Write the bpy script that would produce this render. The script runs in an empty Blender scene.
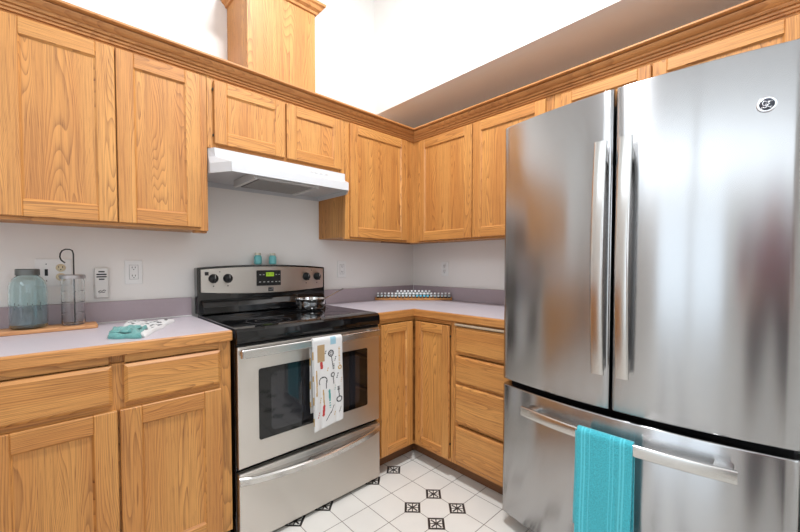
import bpy, bmesh, math, random
from mathutils import Vector, Matrix
random.seed(7)
C = bpy.context.scene.collection
PI = math.pi

# ------------------------------------------------------------------ camera
cam_d = bpy.data.cameras.new('camera'); cam = bpy.data.objects.new('camera', cam_d); C.objects.link(cam)
cam.location = (-2.1776, -2.1566, 1.1832)
cam.rotation_euler = (math.radians(90 - 1.7308), 0, math.radians(46.753 - 90))
cam_d.sensor_width = 36; cam_d.lens = 366.31 / 800 * 36
cam_d.shift_x = -0.37 / 800; cam_d.shift_y = (275.91 - 266) / 800
cam_d.clip_start = 0.02
bpy.context.scene.camera = cam

# ------------------------------------------------------------------ world, light, exposure
w = bpy.data.worlds.new('world'); bpy.context.scene.world = w; w.use_nodes = True
bgn = w.node_tree.nodes['Background']; bgn.inputs[0].default_value = (0.80, 0.90, 1.0, 1); bgn.inputs[1].default_value = 1.0
vs = bpy.context.scene.view_settings
vs.view_transform = 'Standard'; vs.look = 'None'; vs.gamma = 1; vs.exposure = 0.46; vs.use_curve_mapping = False

def area(name, loc, target, sx, sy, power, col):
    l = bpy.data.lights.new(name, 'AREA'); l.shape = 'RECTANGLE'; l.size = sx; l.size_y = sy; l.energy = power; l.color = col
    o = bpy.data.objects.new(name, l); C.objects.link(o); o.location = loc
    o.rotation_euler = (Vector(target) - Vector(loc)).to_track_quat('-Z', 'Y').to_euler()
    return o
# daylight at the side door, then added window-sized fill lights behind the camera
area('daylight_side_door', (-4.27, -2.25, 1.10), (0, -2.25, 1.10), 1.15, 2.0, 5, (0.84, 0.93, 1.0))
area('added_high_fill', (-4.27, -2.3, 3.02), (0, -2.3, 2.7), 3.8, 0.85, 24, (0.86, 0.94, 1.0))  # added high light that brightens the upper walls and cabinet fronts
area('added_front_high_fill', (-2.0, -4.67, 3.02), (-2.0, 0, 2.9), 3.0, 0.85, 5, (0.86, 0.94, 1.0))  # second added high light, split off to calm the refrigerator's reflection
area('added_back_fill', (-2.0, -4.67, 1.75), (-2.0, 0, 1.75), 2.2, 1.3, 9, (0.90, 0.95, 1.0))  # added lower fill for the stove wall
LAMP = area('ceiling_lamp_light', (-1.30, -1.42, 3.30), (-1.30, -1.42, 0), 0.30, 0.30, 44, (0.95, 0.97, 1.0))

# ------------------------------------------------------------------ helpers
def setp(o, label=None, cat=None, group=None, kind=None):
    if label: o['label'] = label
    if cat: o['category'] = cat
    if group: o['group'] = group
    if kind: o['kind'] = kind
    return o
def thing(name, label, cat, loc=(0, 0, 0), rz=0, group=None):
    o = bpy.data.objects.new(name, None); C.objects.link(o); o.location = loc; o.rotation_euler = (0, 0, rz)
    o.empty_display_size = 0.05
    return setp(o, label, cat, group)

class MB:
    """collects shapes in one bmesh; every face carries metre-scale UVs, v along the wood grain"""
    def __init__(s):
        s.bm = bmesh.new(); s.uv = s.bm.loops.layers.uv.new('UVMap')
    def add(s, tmp, grain=None, mat=0, smooth=False, M=None, off=None):
        if M is not None: bmesh.ops.transform(tmp, matrix=M, verts=tmp.verts)
        ou, ov = off if off else (random.uniform(0, 40), random.uniform(0, 40))
        tmp.verts.ensure_lookup_table(); mp = {}
        for v in tmp.verts: mp[v] = s.bm.verts.new(v.co)
        for f in tmp.faces:
            try: nf = s.bm.faces.new([mp[v] for v in f.verts])
            except ValueError: continue
            nf.material_index = mat if mat is not None else f.material_index
            nf.smooth = smooth or f.smooth
            if grain:
                n = f.normal if f.normal.length > 0 else Vector((0, 0, 1))
                g = 'xyz'.index(grain); oth = [i for i in range(3) if i != g]
                for l in nf.loops:
                    c = l.vert.co
                    a, b = c[oth[0]], c[oth[1]]
                    l[s.uv].uv = (ou + a + b, ov + c[g])
            else:
                for l in nf.loops: l[s.uv].uv = (l.vert.co.x + l.vert.co.y, l.vert.co.z)
        tmp.free()
    def box(s, x0, x1, y0, y1, z0, z1, grain=None, mat=0, bev=0.0, seg=1, M=None):
        t = bmesh.new(); bmesh.ops.create_cube(t, size=1)
        bmesh.ops.transform(t, matrix=Matrix.Translation(((x0+x1)/2, (y0+y1)/2, (z0+z1)/2)) @ Matrix.Diagonal((abs(x1-x0), abs(y1-y0), abs(z1-z0), 1)), verts=t.verts)
        if bev: bmesh.ops.bevel(t, geom=t.edges[:], offset=bev, segments=seg, affect='EDGES', profile=0.5)
        t.normal_update(); s.add(t, grain, mat, M=M)
        return s
    def prism(s, pts, lo, hi, axis='z', grain=None, mat=0, bev=0.0, seg=1, smooth=False, M=None):
        """pts: polygon in the two other axes, extruded along axis"""
        t = bmesh.new(); ax = 'xyz'.index(axis); oth = [i for i in range(3) if i != ax]
        def P(p, h):
            c = [0, 0, 0]; c[oth[0]] = p[0]; c[oth[1]] = p[1]; c[ax] = h; return c
        a = [t.verts.new(P(p, lo)) for p in pts]; b = [t.verts.new(P(p, hi)) for p in pts]
        n = len(pts)
        t.faces.new(a); t.faces.new(b)
        for i in range(n):
            f = t.faces.new([a[i], a[(i+1) % n], b[(i+1) % n], b[i]]); f.smooth = smooth
        bmesh.ops.recalc_face_normals(t, faces=t.faces[:])
        if bev: bmesh.ops.bevel(t, geom=t.edges[:], offset=bev, segments=seg, affect='EDGES', profile=0.5)
        t.normal_update(); s.add(t, grain, mat, M=M)
        return s
    def lathe(s, prof, n=32, mat=0, M=None, smooth=True):
        """prof: (r, z) list from the axis to the axis"""
        t = bmesh.new(); rings = []
        for r, z in prof:
            if r < 1e-6: rings.append([t.verts.new((0, 0, z))])
            else: rings.append([t.verts.new((r*math.cos(2*PI*k/n), r*math.sin(2*PI*k/n), z)) for k in range(n)])
        for A, B in zip(rings, rings[1:]):
            for k in range(n):
                k2 = (k+1) % n
                if len(A) == 1 and len(B) == 1: continue
                if len(A) == 1: f = t.faces.new([A[0], B[k], B[k2]])
                elif len(B) == 1: f = t.faces.new([A[k], B[0], A[k2]])
                else: f = t.faces.new([A[k], B[k], B[k2], A[k2]])
                f.smooth = smooth
        bmesh.ops.recalc_face_normals(t, faces=t.faces[:])
        s.add(t, None, mat, M=M)
        return s
    def sweep(s, path, sec, mat=0, up=Vector((0, 0, 1)), closed_sec=True, smooth=True, scale=None):
        """section (a, b) list swept on path; a along side, b along normal"""
        t = bmesh.new(); rings = []; path = [Vector(p) for p in path]
        for i, p in enumerate(path):
            d = (path[min(i+1, len(path)-1)] - path[max(i-1, 0)]).normalized()
            side = d.cross(up)
            side = side.normalized() if side.length > 1e-6 else Vector((1, 0, 0))
            nrm = side.cross(d).normalized(); k = scale[i] if scale else 1
            rings.append([t.verts.new(p + side*a*k + nrm*b*k) for a, b in sec])
        m = len(sec)
        for A, B in zip(rings, rings[1:]):
            for k in range(m):
                f = t.faces.new([A[k], A[(k+1) % m], B[(k+1) % m], B[k]]); f.smooth = smooth
        t.faces.new(rings[0]); t.faces.new(rings[-1])
        bmesh.ops.recalc_face_normals(t, faces=t.faces[:])
        s.add(t, None, mat)
        return s
    def build(s, name, mats, parent=None, at=(0, 0, 0), loc=None, label=None, sharp=None):
        """at: subtracted from the vertices (for shapes drawn in world space); loc: object location"""
        if loc is not None and at == (0, 0, 0): at = loc
        bmesh.ops.translate(s.bm, vec=-Vector(at), verts=s.bm.verts)
        me = bpy.data.meshes.new(name); s.bm.to_mesh(me); s.bm.free()
        for m in (mats if isinstance(mats, (list, tuple)) else [mats]): me.materials.append(m)
        if sharp: me.set_sharp_from_angle(angle=math.radians(sharp))
        o = bpy.data.objects.new(name, me); C.objects.link(o)
        if parent: o.parent = parent
        if loc is not None: o.location = loc
        if label: o['label'] = label
        return o
def circ(r, n=10, sx=1, sy=1): return [(r*sx*math.cos(2*PI*k/n), r*sy*math.sin(2*PI*k/n)) for k in range(n)]
def rrect(w_, h_, r, n=3):
    out = []
    for cx, cy, a0 in ((w_/2-r, h_/2-r, 0), (-w_/2+r, h_/2-r, 90), (-w_/2+r, -h_/2+r, 180), (w_/2-r, -h_/2+r, 270)):
        for k in range(n+1):
            a = math.radians(a0 + 90*k/n); out.append((cx + r*math.cos(a), cy + r*math.sin(a)))
    return out
def copy_tree(o, parent=None):
    c = o.copy(); C.objects.link(c)
    if parent: c.parent = parent
    for ch in list(o.children): copy_tree(ch, c)
    return c

# ------------------------------------------------------------------ materials
class NT:
    def __init__(s, name):
        s.m = bpy.data.materials.new(name); s.m.use_nodes = True; s.t = s.m.node_tree; s.p = s.t.nodes['Principled BSDF']
    def n(s, kind, **kw):
        o = s.t.nodes.new(kind)
        for k, v in kw.items(): setattr(o, k, v)
        return o
    def link(s, a, b): s.t.links.new(a, b)
    def put(s, sock, v):
        if hasattr(v, 'is_output') or isinstance(v, bpy.types.NodeSocket): s.link(v, sock)
        else: sock.default_value = v
    def m_(s, op, a, b=0.0, c=0.0):
        o = s.n('ShaderNodeMath', operation=op); s.put(o.inputs[0], a); s.put(o.inputs[1], b)
        if op in ('MULTIPLY_ADD', 'COMPARE', 'SMOOTH_MIN', 'WRAP', 'PINGPONG'): s.put(o.inputs[2], c)
        return o.outputs[0]
    def mix(s, f, a, b):
        o = s.n('ShaderNodeMix', data_type='RGBA'); s.put(o.inputs[0], f); s.put(o.inputs[6], a); s.put(o.inputs[7], b)
        return o.outputs[2]
    def noise(s, vec, scale=1, detail=2, rough=.5, dist=0):
        o = s.n('ShaderNodeTexNoise'); s.link(vec, o.inputs['Vector']); o.inputs['Scale'].default_value = scale
        o.inputs['Detail'].default_value = detail; o.inputs['Roughness'].default_value = rough; o.inputs['Distortion'].default_value = dist
        return o.outputs[0]
    def mapped(s, vec, sc):
        o = s.n('ShaderNodeMapping'); s.link(vec, o.inputs[0]); o.inputs['Scale'].default_value = sc; return o.outputs[0]
    def coord(s, k='Object'): return s.n('ShaderNodeTexCoord').outputs[k]
    def ramp(s, f, stops):
        o = s.n('ShaderNodeMapRange'); s.link(f, o.inputs[0]); o.inputs[1].default_value = stops[0]; o.inputs[2].default_value = stops[1]
        o.interpolation_type = 'SMOOTHSTEP'; return o.outputs[0]
    def bump(s, h, strength=.2, dist=.001):
        b = s.n('ShaderNodeBump'); b.inputs['Strength'].default_value = strength; b.inputs['Distance'].default_value = dist
        s.link(h, b.inputs['Height']); s.link(b.outputs[0], s.p.inputs['Normal'])
def rgb(r, g, b): # sRGB 0-255 to linear
    f = lambda c: (c/255/12.92) if c/255 <= .04045 else ((c/255+.055)/1.055)**2.4
    return (f(r), f(g), f(b), 1)
def simple(name, col, rough=.5, metal=0, coat=0, spec=.5, trans=0, ior=1.45, emis=None, es=0):
    k = NT(name); p = k.p; p.inputs['Base Color'].default_value = col; p.inputs['Roughness'].default_value = rough
    p.inputs['Metallic'].default_value = metal; p.inputs['Coat Weight'].default_value = coat
    p.inputs['Specular IOR Level'].default_value = spec; p.inputs['Transmission Weight'].default_value = trans; p.inputs['IOR'].default_value = ior
    if emis: p.inputs['Emission Color'].default_value = emis; p.inputs['Emission Strength'].default_value = es
    return k.m
def oak_mat(name, light, mid, dark, rough=.48):
    k = NT(name); uv = k.coord('UV')
    sep = k.n('ShaderNodeSeparateXYZ'); k.link(uv, sep.inputs[0])
    n1 = k.noise(k.mapped(uv, (10, .9, 1)), 1, 1.2, .45)
    n1b = k.noise(k.mapped(uv, (30, 3.0, 1)), 1, 1, .5)
    f = k.m_('ADD', k.m_('MULTIPLY', n1, 36.0), k.m_('MULTIPLY', sep.outputs[0], 135.0))
    f = k.m_('ADD', f, k.m_('MULTIPLY', n1b, 0.9))
    ring = k.m_('FRACT', f)
    ringd = k.m_('POWER', ring, 3.2)
    soft = k.ramp(ring, (1.0, 0.93)); ringd = k.m_('MULTIPLY', ringd, soft)
    pore = k.ramp(k.noise(k.mapped(uv, (420, 9, 1)), 1, 2, .6), (.56, .72))
    streak = k.noise(k.mapped(uv, (150, 3.0, 1)), 1, 3, .6)
    tone = k.noise(k.mapped(uv, (9, .8, 1)), 1, 2)
    base = k.mix(k.ramp(tone, (.3, .7)), light, mid)
    base = k.mix(k.m_('MULTIPLY', k.ramp(streak, (.42, .70)), .38), base, dark)
    dk = k.m_('MULTIPLY', ringd, .62)
    dk = k.m_('ADD', dk, k.m_('MULTIPLY', pore, k.m_('ADD', k.m_('MULTIPLY', ringd, .6), .34)))
    dk = k.m_('MINIMUM', dk, 1.0)
    col = k.mix(dk, base, dark)
    k.link(col, k.p.inputs['Base Color'])
    k.p.inputs['Roughness'].default_value = rough; k.p.inputs['Coat Weight'].default_value = .05; k.p.inputs['Coat Roughness'].default_value = .25
    k.bump(k.m_('SUBTRACT', 1.0, dk), .12, .0006)
    return k.m
OAK = oak_mat('honey_oak', rgb(214, 154, 84), rgb(194, 130, 66), rgb(116, 66, 30))
OAKE = oak_mat('oak_edge', rgb(212, 150, 84), rgb(190, 128, 66), rgb(118, 68, 32))
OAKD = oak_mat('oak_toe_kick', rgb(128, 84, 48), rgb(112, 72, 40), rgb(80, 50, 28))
OAKC = oak_mat('oak_moulding', rgb(212, 152, 92), rgb(196, 136, 78), rgb(150, 92, 46))
BOARDM = oak_mat('board_wood', rgb(214, 160, 110), rgb(196, 140, 92), rgb(160, 105, 62))

def plaster(name, col, bump=.25):
    k = NT(name); k.p.inputs['Base Color'].default_value = col; k.p.inputs['Roughness'].default_value = .75
    k.p.inputs['Specular IOR Level'].default_value = .25
    k.bump(k.noise(k.coord(), 140, 3), bump, .0015); return k.m
WALL = plaster('wall_paint', rgb(236, 232, 227))
CEIL = plaster('ceiling_paint', rgb(232, 230, 228))
TRIMW = simple('white_trim', rgb(238, 238, 236), .4)

def laminate(name, col, col2, rough=.32):
    k = NT(name); c = k.coord(); n = k.noise(c, 600, 2, .7); n2 = k.noise(c, 90, 3)
    f = k.m_('ADD', k.m_('MULTIPLY', k.ramp(n, (.35, .65)), .7), k.m_('MULTIPLY', n2, .3))
    k.link(k.mix(f, col, col2), k.p.inputs['Base Color']); k.p.inputs['Roughness'].default_value = rough; return k.m
COUNTER = laminate('mauve_grey_laminate', rgb(184, 176, 182), rgb(200, 192, 198))
SPLASH = laminate('mauve_splash_laminate', rgb(160, 144, 149), rgb(180, 165, 170), .45)

def tile_mat():
    k = NT('white_tile_with_black_insets'); c = k.coord()
    s = k.n('ShaderNodeSeparateXYZ'); k.link(c, s.inputs[0]); P = .1533
    X = k.m_('DIVIDE', k.m_('ADD', s.outputs[0], .7805), P); Y = k.m_('DIVIDE', k.m_('ADD', s.outputs[1], .9205), P)
    ix = k.m_('ROUND', X); iy = k.m_('ROUND', Y)
    dx = k.m_('MULTIPLY', k.m_('SUBTRACT', X, ix), P); dy = k.m_('MULTIPLY', k.m_('SUBTRACT', Y, iy), P)
    ax = k.m_('ABSOLUTE', dx); ay = k.m_('ABSOLUTE', dy)
    mx = k.m_('FLOORED_MODULO', ix, 3.0); my = k.m_('FLOORED_MODULO', iy, 3.0)
    okx = k.m_('GREATER_THAN', k.m_('ABSOLUTE', k.m_('SUBTRACT', mx, 1.0)), .5)
    oky = k.m_('GREATER_THAN', k.m_('ABSOLUTE', k.m_('SUBTRACT', my, 1.0)), .5)
    ok = k.m_('MULTIPLY', okx, oky)
    dia = k.m_('ADD', ax, ay); dot = k.m_('MULTIPLY', ok, k.m_('LESS_THAN', dia, .0515))
    dotg = k.m_('MULTIPLY', ok, k.m_('LESS_THAN', dia, .0545))
    grout = k.m_('LESS_THAN', k.m_('MINIMUM', ax, ay), .0016)
    # inset pattern, turned 45 degrees
    a = k.m_('MULTIPLY', k.m_('ADD', dx, dy), 1/.0515); b = k.m_('MULTIPLY', k.m_('SUBTRACT', dx, dy), 1/.0515)
    aa = k.m_('ABSOLUTE', a); ab = k.m_('ABSOLUTE', b); sq = k.m_('MAXIMUM', aa, ab)
    r2 = k.m_('SQRT', k.m_('ADD', k.m_('MULTIPLY', a, a), k.m_('MULTIPLY', b, b)))
    petal = k.m_('MULTIPLY', k.m_('GREATER_THAN', k.m_('ABSOLUTE', k.m_('SUBTRACT', aa, ab)), .16), k.m_('LESS_THAN', sq, .74))
    petal = k.m_('MULTIPLY', petal, k.m_('GREATER_THAN', r2, .18))
    petal = k.m_('MULTIPLY', petal, k.m_('GREATER_THAN', k.m_('MINIMUM', aa, ab), .07))
    corner = k.m_('MULTIPLY', k.m_('GREATER_THAN', k.m_('MINIMUM', aa, ab), .60), k.m_('LESS_THAN', k.m_('MINIMUM', aa, ab), .70))
    wh = k.m_('MAXIMUM', petal, k.m_('MULTIPLY', corner, k.m_('LESS_THAN', sq, .8)))
    n = k.noise(c, 8, 3)
    tile = k.mix(n, rgb(214, 211, 205), rgb(226, 223, 216))
    col = k.mix(grout, tile, rgb(120, 112, 104))
    col = k.mix(dotg, col, rgb(110, 102, 95))
    inset = k.mix(wh, rgb(28, 26, 26), rgb(225, 222, 215))
    col = k.mix(dot, col, inset)
    k.link(col, k.p.inputs['Base Color']); k.p.inputs['Roughness'].default_value = .35
    k.bump(k.m_('SUBTRACT', 1.0, k.m_('MAXIMUM', grout, k.m_('SUBTRACT', dotg, dot))), .5, .001)
    return k.m
TILE = tile_mat()

def steel(name, col, rough, aniso=.75, rot=0.0, scale=(3, 3, 900)):
    k = NT(name); p = k.p; p.inputs['Metallic'].default_value = 1; p.inputs['Roughness'].default_value = rough
    p.inputs['Anisotropic'].default_value = aniso; p.inputs['Anisotropic Rotation'].default_value = rot
    tg = k.n('ShaderNodeTangent', direction_type='UV_MAP'); tg.uv_map = 'UVMap'; k.link(tg.outputs[0], p.inputs['Tangent'])
    n = k.noise(k.mapped(k.coord(), scale), 1, 2, .6)
    k.link(k.mix(n, tuple(c*.93 for c in col[:3])+(1,), col), p.inputs['Base Color'])
    return k.m
STEEL = steel('brushed_stainless', rgb(184, 184, 185), .21, .95, .25)
STEELW = steel('warm_brushed_stainless', rgb(215, 209, 202), .36, .8, .25)
HANDLE = simple('satin_steel_handle', rgb(205, 203, 200), .22, 1)
BLACK = simple('black_enamel', rgb(16, 16, 17), .12, 0, coat=.5)
GLASSTOP = simple('black_ceramic_glass', rgb(10, 10, 11), .05, 0, coat=.2)
BLACKM = simple('black_plastic', rgb(20, 20, 21), .45)
RING = simple('burner_ring_print', rgb(74, 74, 78), .2)
GASKET = simple('dark_gasket', rgb(14, 14, 15), .6)
FSIDE = simple('fridge_side_grey', rgb(92, 92, 95), .45)
CHROME = simple('chrome', rgb(215, 215, 215), .08, 1)
HOODM = simple('white_enamel', rgb(202, 203, 205), .3)
HOODIN = simple('hood_inner_grey', rgb(205, 203, 200), .4)
def mesh_filter():
    k = NT('filter_mesh'); c = k.coord(); s = k.n('ShaderNodeSeparateXYZ'); k.link(c, s.inputs[0])
    a = k.m_('FRACT', k.m_('MULTIPLY', s.outputs[0], 130)); b = k.m_('FRACT', k.m_('MULTIPLY', s.outputs[1], 130))
    g = k.m_('MAXIMUM', k.m_('GREATER_THAN', a, .6), k.m_('GREATER_THAN', b, .6))
    k.link(k.mix(g, rgb(60, 58, 56), rgb(165, 162, 158)), k.p.inputs['Base Color']); k.p.inputs['Metallic'].default_value = .4
    k.p.inputs['Roughness'].default_value = .5; return k.m
FILTER = mesh_filter()
PLATE = simple('white_plate_plastic', rgb(236, 235, 232), .35)
ALMOND = simple('almond_plastic', rgb(226, 212, 178), .4)
SLOT = simple('slot_dark', rgb(25, 24, 24), .6)
AQUA = simple('aqua_glass', (0.80, 0.93, 0.945, 1), .02, trans=1, ior=1.45)
CLEAR = simple('clear_glass', (0.97, 0.98, 0.98, 1), .01, trans=1, ior=1.45)
ZINC = simple('dull_zinc', rgb(112, 116, 114), .45, .8)
SILVERLID = simple('silver_lid', rgb(190, 186, 186), .35, .8)
BLKWIRE = simple('black_wire', rgb(24, 23, 23), .45)
TEALC = simple('teal_ceramic', rgb(112, 186, 188), .35)
CREAM = simple('cream_lid', rgb(206, 198, 178), .45)
LCD = simple('lcd_green', rgb(20, 30, 12), .4, emis=(.55, .9, .05, 1), es=.35)
LEGEND = simple('pale_legend_ink', rgb(190, 190, 188), .5)
INK = simple('dark_ink', rgb(40, 38, 38), .6)
def cloth(name, col, bump=.6, scale=900, low=.8):
    k = NT(name); c = k.coord(); n = k.noise(c, scale, 2)
    k.link(k.mix(n, tuple(x*low for x in col[:3])+(1,), col), k.p.inputs['Base Color']); k.p.inputs['Roughness'].default_value = .9
    k.p.inputs['Sheen Weight'].default_value = .3; k.bump(n, bump, .002); return k.m
TOWELT = cloth('turquoise_terry', rgb(72, 200, 216), 1.0, 230, .45)
TOWELT2 = cloth('turquoise_terry_band', rgb(92, 205, 220), .2)
CW = cloth('white_cotton', rgb(222, 220, 218), .25, 1500)
CBLK = cloth('print_black', rgb(52, 50, 52), .2, 1500); CRED = cloth('print_red', rgb(186, 50, 48), .2, 1500)
CGLD = cloth('print_gold', rgb(190, 152, 84), .2, 1500); CTEA = cloth('print_teal', rgb(70, 150, 146), .2, 1500)
CTAN = cloth('print_tan', rgb(176, 146, 104), .2, 1500)
TEALF = cloth('teal_terry', rgb(112, 176, 172), 1.0, 300, .4)
BOTTLE = simple('dark_bottle_glass', rgb(38, 30, 26), .15)
CAPW = simple('white_cap', rgb(238, 238, 238), .35)
LABB = simple('blue_label', rgb(120, 196, 214), .5); LABP = simple('pale_label', rgb(196, 206, 204), .5)
WHITEP = simple('white_plastic', rgb(226, 224, 220), .4)

# ------------------------------------------------------------------ setting
def structure(name, mb, mat, **kw):
    o = mb.build(name, mat, **kw); o['kind'] = 'structure'; return o
structure('floor', MB().box(-4.2, 0, -4.6, 0, -.05, 0), TILE)
structure('wall_back', MB().box(-4.2, 0, 0, .12, 0, 3.6), WALL)
structure('wall_right', MB().box(0, .12, -4.6, .12, 0, 2.45), WALL)
structure('wall_soffit', MB().box(-.416, .12, -4.6, 0, 2.30, 3.6), WALL)
structure('ceiling', MB().box(-4.3, .12, -4.7, .12, 3.6, 3.7), CEIL)
m = MB().box(-4.32, -4.2, -4.6, -2.85, 0, 2.55).box(-4.32, -4.2, -1.65, .12, 0, 2.55).box(-4.32, -4.2, -2.85, -1.65, 2.1, 2.55)
m.box(-4.32, -4.2, -4.6, -4.2, 2.55, 3.6).box(-4.32, -4.2, -.4, .12, 2.55, 3.6).box(-4.32, -4.2, -4.2, -.4, 3.45, 3.6)
structure('wall_left', m, WALL)
m = MB().box(-4.2, -3.5, -4.72, -4.6, 0, 3.6).box(-.5, .12, -4.72, -4.6, 0, 3.6).box(-3.5, -3.1, -4.72, -4.6, 0, 2.55).box(-.9, -.5, -4.72, -4.6, 0, 2.55)
m.box(-3.1, -.9, -4.72, -4.6, 0, 1.1).box(-3.1, -.9, -4.72, -4.6, 2.4, 2.55).box(-3.5, -.5, -4.72, -4.6, 3.45, 3.6)
structure('wall_front', m, WALL)
m = MB()
for a, b in ((-2.89, -2.83), (-2.28, -2.22), (-1.67, -1.61)): m.box(-4.2, -4.15, a, b, 0, 2.1)
m.box(-4.2, -4.15, -2.89, -1.61, 2.08, 2.14); structure('door_1', m, TRIMW)
m = MB()
for a in (-3.1, -2.03, -.96): m.box(a, a+.06, -4.6, -4.55, 1.1, 2.4)
m.box(-3.1, -.9, -4.6, -4.55, 1.06, 1.12).box(-3.1, -.9, -4.6, -4.55, 2.36, 2.42); structure('window_1', m, TRIMW)
m = MB()
for a in (-4.2, -2.33, -.46): m.box(-4.2, -4.16, a, a+.06, 2.55, 3.45)
structure('window_2', m, TRIMW)
m = MB()
for a in (-3.5, -2.03, -.56): m.box(a, a+.06, -4.6, -4.56, 2.55, 3.45)
structure('window_3', m, TRIMW)
# stub wall that closes the refrigerator bay
structure('wall_refrigerator_bay', MB().box(-.70, 0, -2.36, -2.225, 0, 2.30), WALL)

# ------------------------------------------------------------------ cabinets
def door_panel(parent, x0, x1, z0, z1, yf, name='door', fr=.058, hinges=None, mid=None):
    """frame-and-panel door, front face at y = yf - .019 (local)"""
    g = MB(); t = .019; ya, yb = yf - t, yf
    g.box(x0, x0+fr, ya, yb, z0, z1, 'z', bev=.0022).box(x1-fr, x1, ya, yb, z0, z1, 'z', bev=.0022)
    g.box(x0+fr, x1-fr, ya, yb, z1-fr, z1, 'x', bev=.0022).box(x0+fr, x1-fr, ya, yb, z0, z0+fr, 'x', bev=.0022)
    # sloped sticking around the panel
    q = .007
    for (p, gr, lo, hi) in ((x0+fr, 'z', z0+fr, z1-fr), (x1-fr, 'z', z0+fr, z1-fr)):
        sgn = 1 if p < (x0+x1)/2 else -1
        g.prism([(p, ya+.003), (p+sgn*q, ya+.010), (p, ya+.010)], lo, hi, 'z', gr)
    for (p, lo, hi) in ((z0+fr, x0+fr, x1-fr), (z1-fr, x0+fr, x1-fr)):
        sgn = 1 if p < (z0+z1)/2 else -1
        g.prism([(ya+.003, p), (ya+.010, p+sgn*q), (ya+.010, p)], lo, hi, 'x', 'x')
    d = g.build(name, OAK, parent)
    MB().box(x0+fr+.0005, x1-fr-.0005, ya+.0085, yb-.002, z0+fr+.0005, z1-fr-.0005, 'z').build('door_panel', OAK, d)
    for hx, hz in (hinges or []):
        MB().box(hx-.002, hx+.002, ya+.010, yb, hz-.006, hz+.006, bev=.0006).build('hinge', BLKWIRE, d)
    return d
def slab_front(parent, x0, x1, z0, z1, yf, name='drawer'):
    t = .019; g = MB()
    e = .010
    # slab with shaped edge
    bm = bmesh.new()
    back = [(x0, yf, z0), (x1, yf, z0), (x1, yf, z1), (x0, yf, z1)]
    midp = [(x0, yf-.011, z0), (x1, yf-.011, z0), (x1, yf-.011, z1), (x0, yf-.011, z1)]
    fr = [(x0+e, yf-t, z0+e), (x1-e, yf-t, z0+e), (x1-e, yf-t, z1-e), (x0+e, yf-t, z1-e)]
    R = [[bm.verts.new(p) for p in r] for r in (back, midp, fr)]
    bm.faces.new(R[0]); bm.faces.new(R[2])
    for A, B in zip(R, R[1:]):
        for k in range(4): bm.faces.new([A[k], A[(k+1) % 4], B[(k+1) % 4], B[k]])
    bmesh.ops.recalc_face_normals(bm, faces=bm.faces[:]); bm.normal_update()
    g.add(bm, 'x')
    return g.build(name, OAK, parent)
def frame_parts(parent, members, yf, t=.019):
    g = MB()
    for (x0, x1, z0, z1, gr) in members: g.box(x0, x1, yf, yf+t, z0, z1, gr, bev=.0006)
    return g.build('face_frame', OAK, parent)

UB, UT = 1.34, 2.10
# upper cabinet by the jars (three doors wide, runs out of the picture)
t = thing('wall_cabinet', 'tall two-door oak wall cabinet above the two glass jars', 'cabinet', (-2.70, 0, UB))
W = 1.0415
MB().box(0, W, -.286, -.003, .012, .76, 'z').build('carcass', OAK, t)
frame_parts(t, [(0, .04, 0, .76, 'z'), (W-.035, W, 0, .76, 'z'), (.345, .385, .04, .70, 'z'), (.675, .735, .04, .70, 'z'), (.04, W-.035, 0, .04, 'x'), (.04, W-.035, .70, .76, 'x')], -.305)
MB().box(W-.05, W-.0005, -.285, -.24, -.008, .012, 'y').build('underside_cleat', OAK, t)
door_panel(t, .02, .375, .013, .697, -.305); door_panel(t, .385, .706, .013, .697, -.305); door_panel(t, .710, 1.010, .013, .697, -.305)
# over the hood
t = thing('wall_cabinet', 'short oak wall cabinet with two square doors directly above the white range hood', 'cabinet', (-1.6565, 0, 1.725))
W = .7585
MB().box(0, W, -.286, -.003, .0, .375, 'x').build('carcass', OAK, t)
frame_parts(t, [(0, .045, 0, .375, 'z'), (W-.045, W, 0, .375, 'z'), (.36, .40, .04, .315, 'z'), (.045, W-.045, 0, .04, 'x'), (.045, W-.045, .315, .375, 'x')], -.305)
door_panel(t, .027, .374, .022, .311, -.305, hinges=[(.0235, .06), (.0235, .27)], fr=.056); door_panel(t, .382, .727, .022, .311, -.305, fr=.056)
# single door next to the hood
t = thing('wall_cabinet', 'single-door oak wall cabinet between the range hood and the corner', 'cabinet', (-.8965, 0, UB))
W = .592
MB().box(0, W+.285, -.286, -.003, .012, .76, 'z').build('carcass', OAK, t)
frame_parts(t, [(0, .045, 0, .76, 'z'), (W-.08, W, 0, .76, 'z'), (.045, W-.08, 0, .04, 'x'), (.045, W-.08, .70, .76, 'x')], -.305)
door_panel(t, .030, .512, .013, .700, -.305)
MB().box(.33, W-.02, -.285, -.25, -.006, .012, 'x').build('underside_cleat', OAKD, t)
# wall B upper: local x = -world y
t = thing('wall_cabinet', 'two-door oak wall cabinet between the corner and the refrigerator', 'cabinet', (0, -.3045, UB), -PI/2)
W = 1.008
MB().box(0, W, -.286, -.003, .012, .76, 'z').build('carcass', OAK, t)
frame_parts(t, [(0, .085, 0, .76, 'z'), (W-.06, W, 0, .76, 'z'), (.49, .54, .04, .70, 'z'), (.085, W-.06, 0, .04, 'x'), (.085, W-.06, .70, .76, 'x')], -.305)
door_panel(t, .062, .512, .010, .700, -.305); door_panel(t, .520, .970, .010, .700, -.305)
t = thing('wall_cabinet', 'short oak wall cabinet over the refrigerator with only its upper rails showing', 'cabinet', (0, -1.314, 1.80), -PI/2)
W = .906
MB().box(0, W, -.286, -.003, .0, .30, 'x').build('carcass', OAK, t)
frame_parts(t, [(0, .06, 0, .30, 'z'), (W-.06, W, 0, .30, 'z'), (.40, .45, .03, .24, 'z'), (.06, W-.06, 0, .03, 'x'), (.06, W-.06, .24, .30, 'x')], -.305)
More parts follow.
